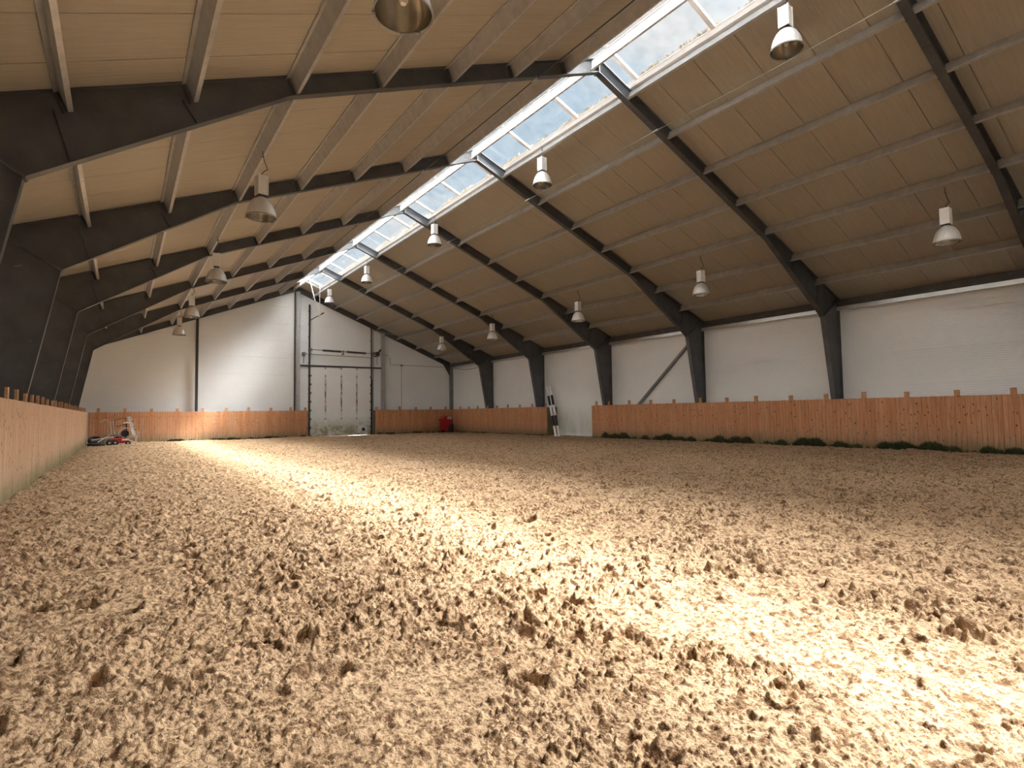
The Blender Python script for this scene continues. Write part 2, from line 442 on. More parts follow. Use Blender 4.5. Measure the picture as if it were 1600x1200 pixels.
side_wall('wall_right', 1, 'white ribbed panel wall on the right'); side_wall('wall_left', -1, 'white ribbed panel wall on the left')
# far gable wall with the door opening
WY = 39.78
DX0, DX1, DZ = .93, 5.32, 4.68
m = MB(); pr = ribs(-.5, 10.2, 2.92, 1.15); n = len(pr)
def strip(x0f, x1f, zlo, zhi):
    q = [p for p in pr if zlo <= p[1] <= zhi]
    vs = [(x0f(z), WY+d, z) for d, z in q] + [(x1f(z), WY+d, z) for d, z in q]; k_ = len(q)
    m.add(vs, [(i, k_+i, k_+i+1, i+1) for i in range(k_-1)])
lim = lambda z: min(12.12, max(.0, (10.2-z)/SL))
strip(lambda z: -lim(z), lambda z: min(DX0, lim(z)), -.5, 10.2)
strip(lambda z: min(DX1, lim(z)), lambda z: lim(z), -.5, 10.2)
strip(lambda z: min(DX0, lim(z)), lambda z: min(DX1, lim(z)), DZ, 10.2)
for bx in (((-12.2, WY+.03, -.5), (DX0, WY+.14, 5.2)), ((DX1, WY+.03, -.5), (12.2, WY+.14, 5.2)), ((DX0, WY+.03, DZ), (DX1, WY+.14, 5.2))): m.box(*bx)
m.add([(-12.2, WY+.03, 5.2), (12.2, WY+.03, 5.2), (0, WY+.03, 10.25), (-12.2, WY+.14, 5.2), (12.2, WY+.14, 5.2), (0, WY+.14, 10.25)], [(0,1,2),(5,4,3),(0,3,4,1),(1,4,5,2),(2,5,3,0)])
struct(m.build('wall_far', M_WALL), 'white ribbed panel gable wall at the far end', 'wall')
# near gable wall, behind the camera
m = MB(); m.box((-12.2, R0-.12, -.5), (12.2, R0, 5.2))
m.add([(-12.2, R0, 5.2), (12.2, R0, 5.2), (0, R0, 10.25), (-12.2, R0-.12, 5.2), (12.2, R0-.12, 5.2), (0, R0-.12, 10.25)], [(2,1,0),(3,4,5),(1,4,3,0),(2,5,4,1),(0,3,5,2)])
struct(m.build('wall_near', M_WALL), 'white gable wall at the near end', 'wall')
m = MB(); m.box((-60, 40.3, -.62), (60, 110, -.42)); 
gm = simple('pale_gravel', (.55, .53, .50), .9); struct(m.build('ground', gm), 'pale ground outside the far door', 'ground')

# ------------------------------------------------------------------ sectional door
k = Nodes('door_leaf'); co = k.coord(); X, Y_, Z = k.xyz(co)
c = k.ramp(k.noise(co, 1.2, 5), [(.3, (.82, .84, .84)), (.7, (.87, .885, .885))])
rust = None
for hx in (1.99, 3.12, 4.24):
    g = k.mapr(k.math('ABSOLUTE', k.math('SUBTRACT', X, hx)), .085, .02)
    rust = g if rust is None else k.math('MAXIMUM', rust, g)
rn = k.noise(k.coord((6, 6, 1.1)), 1.4, 4)
zb = k.math('MULTIPLY', k.mapr(Z, 1.1, 1.9), k.mapr(Z, 4.45, 3.3))
rf = k.math('MULTIPLY', k.math('MULTIPLY', rust, k.mapr(rn, .32, .58)), k.math('MULTIPLY', zb, 1.0))
c = k.mix(rf, c, (.22, .10, .04))
gn = k.noise(k.coord((1.6, 1.6, 2)), 1.3, 6, .7)
gz = k.math('MULTIPLY', k.mapr(Z, 1.25, .35), k.mapr(gn, .38, .62, .15, .95))
c = k.mix(gz, c, (.30, .29, .135))
M_DOOR = k.fin(c, .5)
DY = 39.66
m = MB(); zb0 = -.142; ph = (4.66-zb0)/8
for i in range(8):
    z0 = zb0 + i*ph; m.box((DX0+.03, DY, z0+.008), (DX1-.03, DY+.045, z0+ph-.008))
    for j in range(1, 4): m.box((DX0+.035, DY-.003, z0+ph*j/4-.004), (DX1-.035, DY, z0+ph*j/4+.004))
m.box((DX0+.04, DY+.015, zb0), (DX1-.04, DY+.04, 4.66)); m.box((DX0-.1, DY+.05, 4.6), (DX1+.1, DY+.11, 4.78)); m.box((DX0-.1, DY+.05, -.3), (DX0+.06, DY+.11, 4.7)); m.box((DX1-.06, DY+.05, -.3), (DX1+.1, DY+.11, 4.7))
door = struct(m.build('door_1', M_DOOR), 'closed white sectional overhead door in the far wall', 'door')
def hinge(x, z, w=.05, h=.11):
    m = MB(); m.box((x-w/2, DY-.02, z-h/2), (x+w/2, DY, z+h/2)); m.tube([(x-w*.6, DY-.028, z), (x+w*.6, DY-.028, z)], .016, 8); m.build('hinge', M_SPRING, door)
for i in range(1, 8):
    for hx in (1.99, 3.12, 4.24): hinge(hx, zb0+i*ph)
for hx in (1.99, 3.12, 4.24): hinge(hx, 4.60)
for i in range(0, 8):
    for hx in (DX0+.05, DX1-.05): hinge(hx, zb0+max(.06, i*ph), .09, .12)
m = MB(); m.box((4.62, DY-.02, .15), (4.84, DY, .37)); m.box((4.65, DY-.026, .25), (4.81, DY-.02, .27)); m.build('vent', M_BLACK, door)['label'] = 'small black vent square low on the right'
# vertical tracks (each with roller channel), lift shaft, springs, header
for x, zt, sx in ((DX0-.05, 9.0, 1), (DX1+.02, 7.95, -1)):
    m = MB(); m.box((x-.06, DY-.03, -.3), (x+.03, DY-.015, zt)); m.box((x+.03*sx-.012, DY-.11, -.3), (x+.03*sx+.012, DY-.015, zt)); m.box((x-.06, DY-.11, -.3), (x+.03, DY-.10, 3.9))
    z = .4
    while z < zt: m.box((x-.08, DY-.05, z), (x+.02, DY+.03, z+.06)); z += .9
    m.build('track', M_DARK, door)
m = MB(); m.box((DX1+.10, DY-.06, -.3), (DX1+.17, DY+.05, 7.6)); m.build('track_post', M_GALV, door)
m = MB(); m.box((.2, DY-.07, 4.70), (6.08, DY+.10, 4.80)); m.build('header', M_DARK, door)
m = MB(); m.tube([(.85, DY-.18, 5.86), (5.95, DY-.18, 5.78)], .025, 10)
for x in (.9, 3.2, 5.4): m.box((x-.05, DY-.2, 5.6), (x+.05, DY+.1, 5.66)); m.box((x-.02, DY-.22, 5.6), (x+.02, DY-.02, 5.9))
m.tube([(.9, DY-.06, 5.55), (5.5, DY-.06, 5.48)], .02, 8); m.build('lift_shaft', M_GREY, door)
for x0, x1 in ((1.75, 3.05), (3.45, 4.85)):
    m = MB(); pts = []
    N = 200
    for i in range(N+1):
        t = i/N; a = t*2*math.pi*24; pts.append((x0+(x1-x0)*t, DY-.18+.062*math.cos(a), 5.845-.016*(x0-.85+(x1-x0)*t)+.062*math.sin(a)))
    m.tube(pts, .018, 5); m.tube([(x0, DY-.18, 5.83), (x1, DY-.18, 5.81)], .05, 10); m.build('torsion_spring', M_SPRING, door)
m = MB()
for x, z in ((.92, 5.84), (5.38, 5.78)): m.lathe([(0, -.03), (.11, -.03), (.09, 0), (.11, .03), (0, .03)], 16)
m.v = [(x_+ (0.95), z_+DY-.18, y_+5.84) for x_, y_, z_ in m.v[:len(m.v)//2]] + [(x_+5.48, z_+DY-.18, y_+5.79) for x_, y_, z_ in m.v[len(m.v)//2:]]
m.build('cable_drum', M_GREY, door)
m = MB(); m.box((5.62, DY-.32, 5.62), (5.84, DY-.08, 5.92)); m.tube([(5.8, DY-.3, 5.9), (5.92, DY-.34, 6.1)], .07, 10); m.tube([(5.7, DY-.3, 5.62), (5.62, DY-.3, 5.2), (5.72, DY-.3, 4.95)], .015, 6)
m.box((5.5, DY-.26, 5.55), (5.66, DY-.1, 5.62)); m.build('opener_motor', M_DARK, door)
# winch on the wall left of the door
r = empty('hand_winch', (.52, WY-.06, 5.45)); tag(r, 'small grey hand winch on end wall left of white door', 'winch')
m = MB(); m.box((-.12, -.06, -.05), (.10, .05, .22)); m.lathe([(0, -.07), (.1, -.07), (.1, .07), (0, .07)], 16, (0, -.12, .15)); m.build('body', M_GREY, r, bevel=.01)
m = MB(); m.tube([(-.02, -.08, -.05), (-.03, -.08, -.35), (-.02, -.08, -.55)], .02, 8); m.tube([(.1, -.1, .12), (.2, -.12, .12), (.2, -.2, .1)], .018, 8); m.build('crank', M_DARK, r)
# stays that brace the tracks, each from a track top toward the roof
m = MB(); m.tube([(.86, DY-.06, 7.72), (.90, DY-.10, 7.9), (1.55, DY-.75, 8.32)], .028, 8); m.tube([(1.5, DY-.7, 8.29), (1.62, DY-.82, 8.37)], .045, 8)
tag(m.build('track_stay', M_DARK), 'bent dark stay reaching out from the left door track', 'stay')
m = MB(); m.tube([(5.42, DY-.05, 7.5), (5.46, DY-.1, 7.52), (6.6, DY-1.3, 7.12)], .02, 8); tag(m.build('track_stay', M_GALV), 'thin pale stay from the right door track up to the roof', 'stay')
# cable trunking on the end wall
m = MB(); yq = WY-.02
m.tube([(6.35, yq, 5.75), (6.75, yq, 5.75)], .015, 6); m.tube([(6.85, yq, 5.6), (6.85, yq, 5.1), (6.95, yq, 5.05), (11.3, yq, 5.02)], .016, 6); m.tube([(7.75, yq, 5.04), (7.75, yq, 1.4)], .016, 6); m.box((7.68, yq-.05, 4.95), (7.84, yq+.02, 5.1))
tag(m.build('cable_conduit', M_GREY), 'thin grey conduit running along end wall right of the door', 'conduit')
m = MB(); pts = [(12.06, 34.5+i*.42, 4.88-.2*math.sin(math.pi*i/11)) for i in range(12)]; m.tube(pts, .015, 6)
tag(m.build('cable', M_DCABLE), 'dark sagging cable under the eave in the far right corner', 'cable')
# white rods hanging from the end of the skylight
r = empty('skylight_opener', (.42, 37.78, 9.75)); tag(r, 'two white rods hanging from the far end of the skylight', 'rods')
def tr(a, b, rad=.022): m = MB(); m.tube([a, b], rad, 8); m.build('rod', M_WHITE, r)
OP = r
tr((-.04, 0, .53), (.62, 0, -1.95)); tr((.63, 0, .27), (.62, 0, -1.95))

# ------------------------------------------------------------------ kickboard fences
ZT = 1.64
def fence(name, p, q, nrm, posts, mat, label, zb=-.35):
    """boarded fence from p to q (plan points on its face); nrm points into the hall; posts stand behind"""
    root = empty(name, (p[0], p[1], 0)); tag(root, label, 'fence', 'wooden kickboard fences')
    d = Vector((q[0]-p[0], q[1]-p[1], 0)); L = d.length; d.normalize(); nv = Vector((*nrm, 0))
    o = Vector((p[0], p[1], 0)); bw = .125; m = MB(); s_ = 0
    rnd = random.Random(int(abs(p[0]*7+p[1]*13)))
    while s_ < L-.02:
        e = min(s_+bw, L); t = .026 + rnd.uniform(-.0025, .0025); zt = ZT + rnd.uniform(-.006, .006)
        a = o + d*(s_+.004); b = o + d*(e-.004)
        vs = [v + Vector((0, 0, z)) for z in (zb, zt) for v in (a, b, b-nv*t, a-nv*t)]
        vs = [v - nv*rnd.uniform(0, .003) for v in vs[:4]] + vs[4:]
        m.add(vs, [(0,3,2,1),(4,5,6,7),(0,1,5,4),(1,2,6,5),(2,3,7,6),(3,0,4,7)]); s_ = e
    bo = m.build('boarding', mat); 
    m = MB()
    for z in (.35, 1.35): m.bar(o-nv*.05+Vector((0, 0, z)), o+d*L-nv*.05+Vector((0, 0, z)), .04, .1)
    ra = m.build('rail', M_POST)
    kids = [bo, ra]
    for s_ in posts:
        c = o + d*s_ - nv*.093; h = 1.845 + rnd.uniform(-.03, .03); m = MB()
        m.bar(c+Vector((0, 0, zb)), c+Vector((rnd.uniform(-.01, .01), rnd.uniform(-.01, .01), h)), .14, .045, nv)
        kids.append(m.build('post', M_POST))
    inv = Matrix.Translation((-p[0], -p[1], 0))
    for kd in kids: kd.parent = root; kd.matrix_parent_inverse = inv
    return root
RX, LX, FFY = 11.30, -11.23, 38.24
nearp = [-1.5, -.1, 1.2, 2.45, 3.7, 4.97, 6.32, 7.67, 8.96, 10.23, 11.54, 13.0, 14.32, 15.66, 17.1, 18.5, 19.9, 21.35, 22.3]
fence('kickboard_fence', (RX, -1.9), (RX, 22.58), (-1, 0), [y+1.9 for y in nearp], M_WOOD, 'long knotty brown board fence on the right, nearer than the gap')
fence('kickboard_fence', (RX, 26.50), (RX, FFY), (-1, 0), [y-26.50 for y in (26.75, 28.1, 29.45, 30.8, 32.1, 33.3, 34.65, 35.9, 37.2)], M_WOOD, 'short brown board fence on the right, beyond the gap with striped poles')
fence('kickboard_fence', (LX+.03, FFY), (.40, FFY), (0, -1), [x-LX-.03 for x in (-10.77, -9.56, -8.29, -7.02, -5.7, -4.42, -3.16, -1.84, -.63, .3)], M_WOOD, 'brown board fence across the far end, left of the white door')
fence('kickboard_fence', (5.10, FFY), (RX-.03, FFY), (0, -1), [x-5.10 for x in (5.2, 6.98, 8.28, 9.49, 10.75)], M_WOOD, 'brown board fence across the far end, right of the white door')
lp = [11.57+1.09*i for i in range(25)]
fence('kickboard_fence', (LX, 6.0), (LX, FFY), (1, 0), [y-6.0 for y in [7.2, 8.3, 9.4, 10.5]+[y for y in lp if y < 38]], M_WOOD_LIT, 'board fence in sunlit pinkish tone along the left side')
# short returns beside the door and at the gap
def ret(p, q, label, mat=M_WOOD):
    m = MB(); m.box((p[0]-.02, p[1], -.35), (p[0]+.02, q[1], 1.62)) if p[0] == q[0] else m.box((p[0], p[1]-.02, -.35), (q[0], p[1]+.02, 1.62))
    for z in (.1, .8, 1.5): pass
    return tag(m.build('fence_return', mat, bevel=.004), label, 'fence', 'short fence returns')
M_OLD = simple('weathered_board', (.16, .125, .09), .85, 0, .3, 8)
ret((.42, FFY+.03), (.42, WY-.2), 'grey board return closing the fence left of the door', M_OLD)
ret((5.40, FFY+.125), (5.40, DY-.15), 'grey board return closing the fence right of the door', M_OLD)
ret((RX+.005, 26.472), (12.05, 26.472), 'dark board return behind the striped poles', M_OLD)

# diagonal wind brace on the right wall
m = MB(); a = Vector((12.03, 16.2, 4.74)); b = Vector((12.03, 21.66, .0))
m.bar(a, b, .012, .13, (1, 0, 0)); m.bar(a+Vector((-.05, .05, .04)), b+Vector((-.05, .05, .04)), .1, .012, (1, 0, 0)); 
tag(m.build('wind_brace', M_GREY), 'diagonal grey steel brace on the right wall above the fence', 'brace')

# ------------------------------------------------------------------ lamps
def make_lamp(cable_h, bend):
    """origin at the middle of the lamp's rim; z up"""
    r = empty('pendant_lamp')
    m = MB(); prof = [(.302, 0), (.306, .012), (.298, .02), (.29, .08), (.272, .16), (.243, .245), (.2, .325), (.145, .385), (.09, .415), (.075, .43), (.0, .43)]
    m.lathe(prof, 40); m.build('shade', M_SHADE, r, True)
    m = MB(); m.lathe([(.296, .004), (.284, .08), (.266, .16), (.237, .243), (.195, .32), (.14, .375), (.0, .405)], 40); m.build('reflector', M_REFL, r, True)
    m = MB(); m.lathe([(.296, -.008), (.312, -.008), (.312, .014), (.306, .016)], 40)
    for t in (.4, 2.5, 4.6): m.box((.3*math.cos(t)-.016, .3*math.sin(t)-.016, -.022), (.3*math.cos(t)+.016, .3*math.sin(t)+.016, .02))
    m.build('rim', M_GREY, r, True)
    m = MB(); m.lathe([(0, .10), (.03, .105), (.05, .14), (.05, .24), (.03, .3), (.025, .37), (0, .38)], 16); m.build('bulb', M_BULB, r, True)
    m = MB(); m.prism([(-.055, .43), (.055, .43), (.085, .47), (-.085, .47)], lambda a, b: (a, -.085, b), lambda a, b: (a, .085, b)); m.build('neck', M_DARK, r)
    m = MB(); w = .095; m.box((-w, -w, .47), (w, w, .885))
    for s1 in (-1, 1):
        for s2 in (-1, 1): m.box((s1*(w-.012), s2*(w-.012), .465), (s1*(w+.012), s2*(w+.012), .89))
    m.build('ballast_box', M_WHITE, r, bevel=.004)
    m = MB(); t = .885
    pts = [(0, 0, t), (0, 0, t+.04), (bend*.25, -bend*.2, t+.09), (bend, -bend*.6, t+.16), (bend*1.05, -bend*.6, t+.3*cable_h), (bend*.4, -bend*.2, t+.7*cable_h), (bend*.2, 0, t+cable_h)]
    m.tube(pts, .009, 6); m.build('cable', M_DCABLE, r)
    m = MB(); e = pts[-1]; m.tube([e, (e[0], e[1], e[2]+.05)], .02, 8); m.tube([(e[0]-.03, e[1], e[2]-.10), (e[0]+.03, e[1], e[2]-.06)], .012, 6); m.build('hook', M_GREY, r)
    return r
lampA = make_lamp(.5, .10); lampB = make_lamp(.34, .05)
used = set()
def put(proto, x, y, z, label, group, rz=0):
    if proto.name not in used: o = proto; used.add(proto.name)
    else: o = copy_tree(proto)
    o.location = (x, y, z); o.rotation_euler = (0, 0, rz); tag(o, label, 'lamp', group)
LY = [5.25, 12.5, 19.3, 26.7, 32.8]
names_l = ['big bell lamp cut off by the top edge of the photo', 'grey bell lamp nearest on the left side, hanging whole in view', 'third bell lamp down the left row', 'fourth bell lamp down the left row', 'smallest bell lamp at the far end of the left row']
names_m = ['bell lamp beside the skylight at the top right, nearest of its row', 'second bell lamp along the skylight row', 'third bell lamp along the skylight row', 'fourth bell lamp along the skylight row', 'last bell lamp along the skylight row, above the white door']
names_r = ['nearest bell lamp over the right fence, close to right photo edge', 'second bell lamp of the row along the right wall', 'third bell lamp of the row along the right wall', 'fourth bell lamp of the row along the right wall', 'farthest bell lamp of the row along the right wall']
for i in range(5):
    put(lampA, -7.38, LY[i], 5.48, names_l[i], 'lamps over the left side', random.uniform(-.2, .2))
    put(lampA, 7.38, [5.15, 12.5, 19.15, 26.4, 32.5][i], 5.46, names_r[i], 'lamps over the right side', random.uniform(-.2, .2))
    put(lampB, 1.0, [5.67, 13.56, 20.95, 28.9, 35.5][i], 8.42, names_m[i], 'lamps beside the skylight', random.uniform(-.15, .15))

# long wires clipped under the rafters
for sx, lab in ((2.13, 'long pale cable strung under the rafters right of the skylight'), (-2.0, 'long dark cable strung under the rafters left of the skylight')):
    pts = []; zb = ztop(sx)-.395
    allY = [-1.9]+FY+[GY]
    for a, b in zip(allY[:-1], allY[1:]):
        for t in range(8): u = t/8; pts.append((sx, a+(b-a)*u, zb-.10*4*u*(1-u)*.35))
    pts.append((sx, GY, zb))
    r = empty('overhead_cable', (0, 0, 0)); tag(r, lab, 'cable')
    m = MB(); m.tube(pts, .013, 6); m.build('wire', M_CABLE if sx > 0 else M_DCABLE, r)
    for y in FY:
        m = MB(); m.box((sx-.02, y-.09, zb-.015), (sx+.02, y+.09, zb+.02)); m.box((sx-.02, y-.1, zb-.015), (sx+.02, y-.085, zb+.03)); m.build('clip', M_GALV, r)

# ------------------------------------------------------------------ striped jump poles leaning on the wall
M_PW = simple('pole_white', (.9, .89, .87), .5, 0, .08, 20); M_PB = simple('pole_black', (.022, .022, .024), .5)
def pole(name, a, b, label):
    a, b = Vector(a), Vector(b); r = empty(name, a); tag(r, label, 'pole', 'striped jump poles')
    d = b-a; L = d.length
    cuts = [0, .205, .40, .605, .80, 1.0]
    for i in range(5):
        m = MB(); p, q = d*cuts[i], d*cuts[i+1]
        m.tube([p, q] if 0 < i < 4 else ([p, p+d*.004, q] if i == 0 else [p, q-d*.004, q]), [.07, .07] if 0 < i < 4 else ([.062, .07, .07] if i == 0 else [.07, .07, .062]), 16)
        o = m.build('white_band' if i % 2 == 0 else 'black_band', M_PW if i % 2 == 0 else M_PB, r, True)
        o['label'] = 'white painted band' if i % 2 == 0 else 'black painted band'
pole('jump_pole', (10.70, 24.66, -.13), (11.985, 27.02, 2.93), 'right one of two black and white striped poles leaning in the gap')
pole('jump_pole', (10.70, 24.95, -.13), (11.985, 27.34, 2.87), 'left one of two black and white striped poles leaning in the gap')

# ------------------------------------------------------------------ red machine at the right corner
r = empty('red_machine', (10.35, 37.55, -.12)); tag(r, 'red upright machine with white label in the far right corner', 'machine')
m = MB(); prof = [(-.42, .12), (.45, .12), (.47, .95), (.38, 1.2), (.10, 1.27), (-.22, 1.22), (-.40, 1.0)]
m.prism(prof, lambda a, b: (a, -.28, b), lambda a, b: (a, .28, b)); m.build('housing', M_RED, r, bevel=.06)
m = MB(); m.prism([(.02, .06), (.50, .06), (.52, .62), (.34, .75), (.12, .6)], lambda a, b: (a, -.33, b), lambda a, b: (a, .2, b)); m.build('guard', M_BLACK, r, bevel=.05)
m = MB(); m.prism([(-.04, 1.02), (.34, 1.0), (.32, 1.2), (.0, 1.22)], lambda a, b: (a, -.292, b), lambda a, b: (a, -.27, b)); lb = m.build('label_plate', M_LABEL, r); lb['label'] = 'white plate'
m = MB(); m.lathe([(0, -.006), (.045, -.006), (.045, .006), (0, .006)], 16); m.v = [(x+.17, z-.296, y+1.11) for x, y, z in m.v]; m.build('knob', M_BLACK, lb)
for wx in (-.36, .3):
    m = MB(); m.lathe([(0, -.06), (.11, -.06), (.13, -.03), (.13, .03), (.11, .06), (0, .06)], 20); m.v = [(x+wx, z-.26, y+.13) for x, y, z in m.v]; m.build('wheel', M_BLACK, r, True)
m = MB(); m.tube([(-.42, .1, .9), (-.56, .1, 1.02), (-.56, -.15, 1.02), (-.42, -.15, .9)], .02, 8); m.tube([(-.55, -.2, .25), (-.48, -.25, .5), (-.5, -.2, .72)], .03, 8); m.build('handle', M_BLACK, r)

# ------------------------------------------------------------------ odds and ends in the left corner
BY = 37.1
r = empty('exercise_bike', (-10.05, BY, -.15)); tag(r, 'grey exercise bike with white saddle in the far left corner', 'exercise bike')
m = MB(); m.tube([(-.42, 0, .52), (.28, -.05, .57)], .04, 10); m.tube([(-.1, -.2, .50), (-.1, .3, .50)], .035, 8); m.tube([(.2, 0, .56), (.62, 0, .78), (.62, 0, .30)], .03, 8)
m.tube([(-.3, 0, .5), (-.36, 0, .05)], .03, 8); m.tube([(.55, 0, .72), (.7, 0, .02)], .03, 8); m.box((-.5, -.25, 0), (-.42, .25, .06)); m.box((.66, -.25, 0), (.74, .25, .06)); m.tube([(-.42, 0, .04), (.7, 0, .04)], .025, 8)
m.build('frame', M_GREY, r)
m = MB()
for dx in (0, .13): m.tube([(-.08+dx, 0, .55), (-.16+dx, 0, 1.24)], .035, 10)
m.build('upright', M_ALU, r)
m = MB(); m.tube([(-.60, -.1, 1.24), (-.38, -.05, 1.39), (-.33, -.05, 1.38), (-.17, 0, 1.20), (-.03, 0, 1.24), (.0, .1, 1.27)], .022, 8); m.tube([(-.36, -.05, 1.385), (-.35, .3, 1.36), (-.5, .35, 1.25)], .022, 8); m.build('handlebar', M_ALU, r)
m = MB(); m.prism([(-.16, -.02), (.15, -.03), (.17, .02), (.05, .06), (-.12, .04)], lambda a, b: (a+.56, -.11, b+1.19), lambda a, b: (a+.56, .11, b+1.19)); sd = m.build('saddle', M_LABEL, r, bevel=.02); sd['label'] = 'white topped saddle'
m = MB(); m.tube([(.58, 0, 1.18), (.60, 0, .70)], .025, 8); m.tube([(.56, 0, 1.12), (.18, 0, 1.02)], .018, 8); m.tube([(.16, -.05, 1.01), (.16, .07, 1.01)], .03, 8); m.build('seat_post', M_BLACK, r)
m = MB(); cx, cz = .52, .62
m.tube([(cx+.3*math.cos(t), -.06, cz+.3*math.sin(t)) for t in [2*math.pi*i/28 for i in range(28)]], .025, 8, True); m.build('wheel_guard', M_ALU, r, True)
m = MB(); m.lathe([(0, -.03), (.17, -.03), (.19, 0), (.17, .03), (0, .03)], 28); m.v = [(x+cx, z, y+cz) for x, y, z in m.v]; m.build('flywheel', M_BLACK, r, True)
# leaning plank
r = empty('metal_plank', (-9.02, 36.95, -.14)); tag(r, 'pale grey metal plank leaning against the fence in the left corner', 'plank')
a = Vector((-.05, 0, .42)); b = Vector((-.33, .9, 1.52)); 
m = MB(); m.bar(a, b, .17, .04, (0, -1, .2)); m.bar(a+Vector((-.08, -.02, 0)), b+Vector((-.08, -.02, 0)), .02, .06, (0, -1, .2)); m.bar(a+Vector((.08, -.02, 0)), b+Vector((.08, -.02, 0)), .02, .06, (0, -1, .2)); m.build('plank', M_ALU, r)
m = MB(); m.bar((.0, -.02, 0), (-.02, 0, .5), .10, .04, (0, -1, 0)); m.tube([(.04, 0, .32), (.12, 0, .62), (.02, .02, .74)], .02, 8); m.build('foot', M_ALU, r)
for t in (.35, .5, .75):
    c_ = a.lerp(b, t); m = MB(); m.tube([c_+Vector((.06, -.05, 0)), c_+Vector((.10, -.07, .0))], .03, 8); m.build('bolt', M_DARK, r)
# thin rail between plank and bike
m = MB(); m.tube([(-10.0, 37.95, 1.22), (-9.5, 37.95, 1.32)], .018, 8); m.tube([(-9.5, 37.95, 1.32), (-9.48, 37.95, -.15)], .018, 8); m.tube([(-10.0, 37.95, 1.22), (-9.98, 37.95, -.15)], .018, 8)
tag(m.build('hurdle_rail', M_SPRING), 'thin rusty rail standing behind the exercise bike', 'rail')
# red mower
r = empty('red_mower', (-9.85, 36.15, -.13)); tag(r, 'low red mower with black wheels in front of the exercise bike', 'mower')
m = MB(); m.prism([(-.30, .12), (.42, .12), (.46, .26), (.34, .36), (.05, .40), (-.24, .36), (-.36, .24)], lambda a, b: (a, -.25, b), lambda a, b: (a, .25, b)); bd = m.build('deck', M_RED, r, bevel=.05)
m = MB(); m.box((.18, -.262, .26), (.42, -.245, .33)); m.build('badge', M_LABEL, bd)
m = MB(); m.box((-.2, -.262, .18), (-.02, -.245, .24)); m.build('badge', M_LABEL, bd)
m = MB(); m.lathe([(0, .38), (.15, .38), (.15, .46), (.08, .5), (0, .5)], 20, (.05, 0, 0)); m.build('engine', M_BLACK, r, True)
for wx, wr in ((-.34, .16), (-.1, .16), (.45, .12)):
    for wy in (-.3, .3):
        m = MB(); m.lathe([(0, -.045), (wr*.8, -.045), (wr, -.025), (wr, .025), (wr*.8, .045), (0, .045)], 20); m.v = [(x+wx, z+wy, y+wr) for x, y, z in m.v]; wo = m.build('wheel', M_BLACK, r, True)
        m = MB(); m.lathe([(0, -.05), (.05, -.05), (.05, .05), (0, .05)], 12); m.v = [(x+wx, z+wy, y+wr) for x, y, z in m.v]; m.build('hub', M_ALU, wo, True)
m = MB()
for wy in (-.2, .2): m.tube([(.4, wy, .3), (.72, wy, .16), (.86, wy, .14)], .02, 8)
m.tube([(.86, -.2, .14), (.86, .2, .14)], .02, 8); m.build('handle', M_ALU, r)
# tyres and pipes heap
def tyre(x, y, z, R, tilt, label):
    m = MB(); pts = []
    c = Matrix.Rotation(tilt, 3, 'X')
    pts = [Vector((x, y, z)) + c @ Vector((R*math.cos(t), R*math.sin(t), 0)) for t in [2*math.pi*i/28 for i in range(28)]]
    m.tube(pts, .085, 10, True); tag(m.build('tyre', M_BLACK, None, True), label, 'tyre', 'tyres in the left corner')
tyre(-10.82, 36.3, -.05, .25, 0, 'black tyre lying flat on the sand in the left corner')
tyre(-10.84, 37.15, .16, .24, .5, 'black tyre tipped up behind another in the left corner')
tyre(-10.62, 35.58, -.05, .20, .0, 'black tyre lying nearest the camera beside the red mower')
for i, (a, b, mt, lb) in enumerate([((-10.95, 36.35, .20), (-10.05, 36.75, .30), M_ALU, 'upper pale metal pipe lying across the black tyres'), ((-10.70, 36.2, .06), (-10.20, 36.6, .42), M_ALU, 'tilted pale metal pipe propped on the black tyres'), ((-11.0, 36.62, .10), (-10.35, 36.42, .16), M_GREY, 'dark grey pipe lying low across the black tyres')]):
    m = MB(); m.tube([a, b], .025, 8); tag(m.build('pipe', mt), lb, 'pipe', 'pipes on the tyres')

# ------------------------------------------------------------------ moss and weeds at the foot of the fences
def weeds(name, pts_fn, n, label, hmax):
    m = MB()
    for i in range(n):
        x, y, dens, nx, ny = pts_fn()
        if random.random() > dens: continue
        h = hmax*random.uniform(.25, 1)*(.35+.65*dens); b = Vector((x, y, -.16)); w = random.uniform(.006, .018)
        l = Vector((nx*random.uniform(.0, .08)+random.uniform(-.05, .05)*abs(ny), ny*random.uniform(.0, .08)+random.uniform(-.05, .05)*abs(nx), 0))
        t = b + Vector((0, 0, .08+h)) + l; md = b.lerp(t, .55)+Vector((0, 0, .02))
        s_ = Vector((ny, nx, 0))*w if True else None
        m.add([b-s_, b+s_, md+s_*.8, md-s_*.8, t, b+Vector((nx, ny, 0))*w], [(0,1,2,3),(3,2,4),(1,5,2),(5,0,3)])
    tag(m.build(name, M_WEED), label, 'moss', kind='stuff')
def dn(u): return max(0.03, min(1, .45+.38*math.sin(u*1.9)+.3*math.sin(u*4.7+1)+.25*math.sin(u*9.1+.5)))
def pr_():
    y = 22.55-24.0*random.random()**1.0; return RX-random.uniform(.012, .07), y, dn(y), -1, 0
weeds('moss', pr_, 34000, 'dark moss and weeds at the foot of the long right fence', .36)
def pf_():
    y = random.uniform(26.5, 38.1); return RX-random.uniform(.012, .06), y, dn(y)*.7, -1, 0
weeds('moss', pf_, 4000, 'dark moss at the foot of the short right fence', .13)
def pl_():
    x = random.uniform(-7.8, .3) if random.random() < .62 else random.uniform(5.2, 11.2); return x, FFY-random.uniform(.012, .06), dn(x*1.3)*.8, 0, -1
weeds('moss', pl_, 9000, 'dark moss along the foot of the far end fence', .17)

